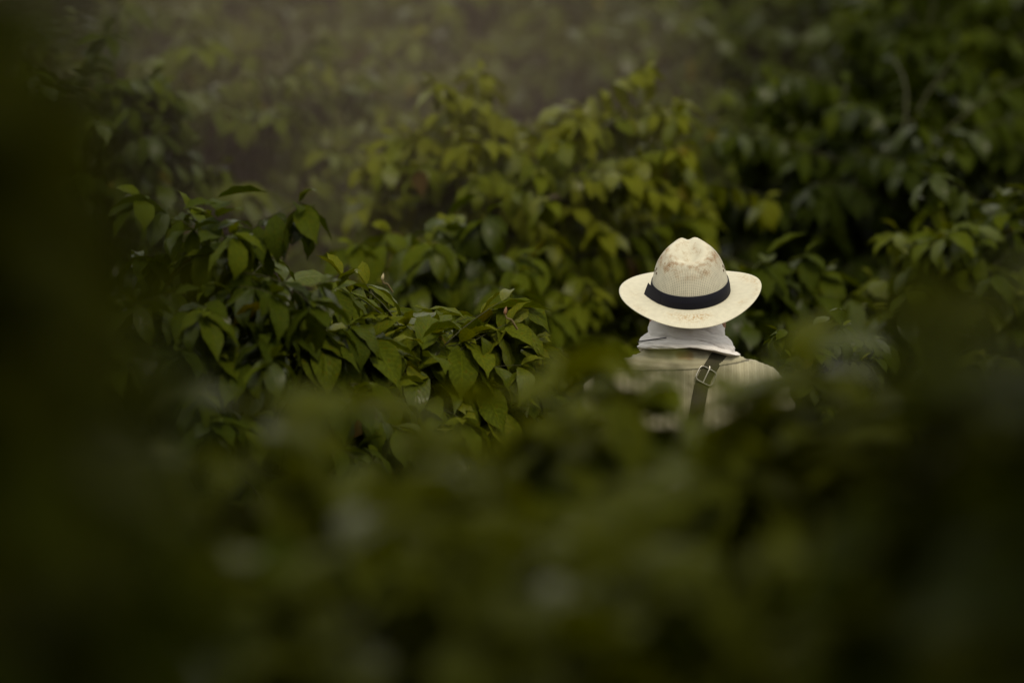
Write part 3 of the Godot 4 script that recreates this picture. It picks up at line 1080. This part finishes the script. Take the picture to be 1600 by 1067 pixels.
func make_scarf(root: Node3D) -> void:
	var n := FastNoiseLite.new()
	n.seed = 9
	n.frequency = 1.0
	var pts := PackedVector3Array()
	var uvs := PackedVector2Array()
	var nu := 96
	var nv := 40
	for j in nv + 1:
		var v := j / float(nv)
		for i in nu + 1:
			var u := i / float(nu)
			var a := u * TAU
			var sx := cos(a)
			var sz := sin(a)                     # +1 at the nape, -1 at the throat
			var vv := minf(v / 0.86, 1.0)
			var under := smoothstep(0.86, 1.0, v)
			var rx := lerpf(0.066, 0.114, pow(vv, 1.5))
			var rz := lerpf(0.076, 0.094, pow(vv, 1.2))
			var y_top := local_y(496, 0.085)
			var y_bot := local_y(541, 0.10) - 0.014 * absf(sx) - 0.020 * maxf(0.0, sx) * absf(sx) - 0.05 * maxf(0.0, -sz)
			var y := lerpf(y_top, y_bot, vv)
			# two soft rolls wind down the cloth, with creases between
			var w := vv * 2.6 - 0.45 * sx + 0.35 * n.get_noise_2d(sx * 1.2 + 4.0, sz * 1.2)
			var fr := fposmod(w, 1.0)
			var roll := pow(maxf(0.0, sin(PI * pow(fr, 0.75))), 0.4) * 0.014
			roll += 0.004 * n.get_noise_3d(sx * 2.5 + 0.8 * vv, w * 6.0, sz * 2.5) + 0.002 * n.get_noise_3d(sx * 9.0, vv * 7.0, sz * 9.0)
			rx += roll - under * 0.020
			rz += roll - under * 0.020
			y -= under * 0.004
			pts.append(Vector3(sx * rx - 0.006 + 0.006 * vv, y, sz * rz + 0.008))
			uvs.append(Vector2(u * 6.0, v * 1.2))
	var m := mat(Color(0.82, 0.785, 0.77), 0.9, 0.3)
	m.rim_enabled = true
	m.rim = 0.3
	var nt := NoiseTexture2D.new()
	nt.width = 256
	nt.height = 256
	nt.seamless = true
	nt.noise = FastNoiseLite.new()
	nt.noise.frequency = 0.2
	m.heightmap_enabled = true
	m.heightmap_texture = nt
	m.heightmap_scale = 0.05
	var o := node("neck_scarf", grid_mesh(pts, uvs, nu, nv), m, root)
	o.set_meta("label", "pale lilac grey scarf rolled round the neck")
	# dark piped hem that shows at the left fold
	var line := []
	var rad := []
	for k in 16:
		var t := k / 15.0
		var a := lerpf(PI * 1.03, PI * 0.66, t)
		line.append(Vector3(cos(a) * lerpf(0.119, 0.110, t) - 0.003, local_y(lerpf(538, 526, t), 0.03 + 0.05 * t), sin(a) * 0.101 + 0.008))
		rad.append(0.0013)
	node("hem", tube(line, rad, 6), mat(Color(0.02, 0.018, 0.03), 0.8), o)


# ---------------------------------------------------------------- the hat
func crown_ellipse(a: float) -> Vector2:
	return Vector2(0.0955 * cos(a), 0.106 * sin(a))


func brim_y(a: float, q: float) -> float:
	# height of the brim at angle a (x right, z to the rear), q from crown 0 to edge 1
	var side := pow(absf(cos(a)), 2.0)
	var rear := maxf(0.0, sin(a))
	var front := maxf(0.0, -sin(a))
	return side * (0.012 * q * q) - rear * rear * 0.012 * q - front * front * 0.022 * q + 0.003 * sin(a * 3.0 + 0.7) * q * q


func brim_at(a: float, q: float) -> Vector3:
	var c := crown_ellipse(a)
	var out := Vector2(0.171 * cos(a), 0.180 * sin(a))
	var p := c.lerp(out, q)
	return Vector3(p.x, brim_y(a, q), p.y)


func make_hat(root: Node3D) -> void:
	var hat := Node3D.new()
	hat.name = "straw_hat"
	root.add_child(hat)
	hat.set_meta("label", "cream woven straw hat with a dark ribbon")
	hat.position = at(1079, 456, FOCUS) - root.position
	hat.rotation = Vector3(deg_to_rad(15.5), 0, deg_to_rad(2.6))
	# woven straw: crossing strands with small dark gaps
	var weave := image_texture(1024, 512, "weave")
	var crown_tex := image_texture(1024, 512, "crown")
	var brim_tex := image_texture(1024, 256, "brim")
	var straw := mat(Color(1, 1, 1), 0.72, 0.4)
	straw.albedo_texture = crown_tex
	straw.heightmap_enabled = true
	straw.heightmap_texture = weave
	straw.heightmap_scale = 0.05
	var bm := mat(Color(1, 1, 1), 0.72, 0.4)
	bm.albedo_texture = brim_tex
	for m in [straw, bm]:
		m.backlight_enabled = true
		m.backlight = Color(0.25, 0.22, 0.15)
	# crown
	var nu := 96
	var nv := 48
	var pts := PackedVector3Array()
	var uvs := PackedVector2Array()
	for j in nv + 1:
		var v := j / float(nv)
		for i in nu + 1:
			var u := i / float(nu)
			pts.append(crown_at(u * TAU, v))
			uvs.append(Vector2(u, v))
	var crown := node("crown", grid_mesh(pts, uvs, nu, nv), straw, hat)
	crown.set_meta("label", "pinched crown stained brown near the top")
	# brim: top and underside joined round a rolled edge
	pts = PackedVector3Array()
	uvs = PackedVector2Array()
	var rows := 22
	nu = 120
	for j in rows + 1:
		var s := j / float(rows)
		for i in nu + 1:
			var u := i / float(nu)
			var q := s / 0.46 if s < 0.46 else (1.0 if s < 0.54 else 1.0 - (s - 0.54) / 0.46)
			var down := 0.0 if s < 0.46 else (0.003 if s > 0.54 else 0.003 * (s - 0.46) / 0.08)
			var bulge := sin(clampf((s - 0.46) / 0.08, 0.0, 1.0) * PI) * 0.0012
			var p := brim_at(u * TAU, q * 1.03 - 0.03)
			pts.append(p + Vector3(cos(u * TAU), 0, sin(u * TAU)) * bulge + Vector3.DOWN * down)
			uvs.append(Vector2(u, q))
	var brim := node("brim", grid_mesh(pts, uvs, nu, rows), bm, hat)
	brim.set_meta("label", "wide brim with rust brown smudges")
	# ribbon band with an overlap at the left
	pts = PackedVector3Array()
	uvs = PackedVector2Array()
	for j in 9:
		for i in nu + 1:
			var u := i / float(nu)
			var k := TAU * j / 8.0
			var hgt := 0.0165 + 0.0155 * signf(sin(k)) * pow(absf(sin(k)), 0.4)
			var out := 0.0012 + 0.0016 * cos(k)
			var p := crown_at(u * TAU, 0.0) if hgt <= 0.0 else crown_height(u * TAU, hgt)
			var dir := Vector3(cos(u * TAU), 0, sin(u * TAU))
			pts.append(p + dir * out)
			uvs.append(Vector2(u * 12.0, j / 8.0))
	var ribbon := mat(Color(0.006, 0.006, 0.012), 0.7, 0.3)
	var band := node("ribbon_band", grid_mesh(pts, uvs, nu, 8), ribbon, hat)
	band.set_meta("label", "dark navy ribbon round the crown")
	# the tail of the ribbon's bow sticks out at the left
	pts = PackedVector3Array()
	uvs = PackedVector2Array()
	for j in 5:
		var v := j / 4.0
		for i in 9:
			var t := i / 8.0
			var a := lerpf(PI * 0.78, PI * 0.99, t)
			var p := crown_height(a, lerpf(0.0015, 0.031, v))
			var dir := Vector3(cos(a), 0, sin(a))
			p += dir * (0.003 + 0.014 * t * t * (1.0 - 0.5 * v)) + Vector3(0, 0, 0.0)
			pts.append(p)
			uvs.append(Vector2(t, v))
	node("ribbon_tail", grid_mesh(pts, uvs, 8, 4), ribbon, hat)
	# air holes: three small stitched eyelets each side
	for s in [0.0, PI]:
		for k in 3:
			var a: float = s + (k - 1) * 0.09 * (1.0 if s == 0.0 else -1.0) + 0.15 * (1.0 if s == 0.0 else -1.0)
			var c := crown_height(a, 0.062 + (0.008 if k == 1 else 0.0))
			var dir := Vector3(cos(a), 0.25, sin(a)).normalized()
			var u := dir.cross(Vector3.UP).normalized()
			var w := u.cross(dir)
			var ring := []
			var rad := []
			for q in 12:
				ring.append(c + dir * 0.0008 + (u * cos(TAU * q / 12.0) + w * sin(TAU * q / 12.0)) * 0.0024)
				rad.append(0.0009)
			node("eyelet", tube(ring, rad, 5, true), mat(Color(0.16, 0.12, 0.08), 0.7), hat)


func crown_at(a: float, v: float) -> Vector3:
	# v 0 at the brim, 1 at the middle of the top
	var ph := v * PI * 0.5
	var rho := pow(maxf(cos(ph), 0.0), 0.50)
	var eta := pow(sin(ph), 0.95)
	var c := crown_ellipse(a)
	var taper := 1.0 - 0.13 * eta
	var x := c.x * rho * taper
	var z := c.y * rho * taper
	var hgt := 0.122 - 0.16 * z
	var y := hgt * eta
	# teardrop dent: round and wide at the rear, narrow in front
	var wide := lerpf(0.012, 0.027, smoothstep(-0.05, 0.04, z))
	var along := smoothstep(0.070, 0.030, z)
	y -= lerpf(0.009, 0.024, smoothstep(-0.03, 0.03, z)) * exp(-pow(x / wide, 2.0)) * along * smoothstep(0.55, 0.95, eta)
	# pinches at the front
	for s in [-1.0, 1.0]:
		var d := Vector2(x - 0.062 * s, z + 0.055)
		var pinch := 0.012 * exp(-d.length_squared() / 0.0009) * smoothstep(0.5, 0.9, eta)
		x -= s * pinch
		y -= pinch * 0.4
	return Vector3(x, y, z)


func crown_height(a: float, hgt: float) -> Vector3:
	# the point of the crown's wall at that height above the brim
	var lo := 0.0
	var hi := 0.8
	for k in 24:
		var mid := (lo + hi) * 0.5
		if crown_at(a, mid).y < hgt:
			lo = mid
		else:
			hi = mid
	var p := crown_at(a, lo)
	return Vector3(p.x, hgt, p.z)


# ---------------------------------------------------------------- mist
func make_mist() -> void:
	var spots := [[520.0, 130.0, 13.6, Vector3(2.7, 1.8, 3.0), 0.031], [620.0, 60.0, 16.5, Vector3(3.8, 2.0, 3.0), 0.010]]
	for i in spots.size():
		var s: Array = spots[i]
		var f := FogVolume.new()
		f.name = "mist"
		f.shape = RenderingServer.FOG_VOLUME_SHAPE_ELLIPSOID
		f.size = s[3]
		f.position = at(s[0], s[1], s[2])
		var m := FogMaterial.new()
		m.density = s[4]
		m.albedo = Color(0.93, 0.83, 0.77)
		f.material = m
		add_child(f, true)
		tag(f, ["pale mist drifting behind the sharp bush", "thin mist over the far rows of bushes"][i], "", "", "stuff")
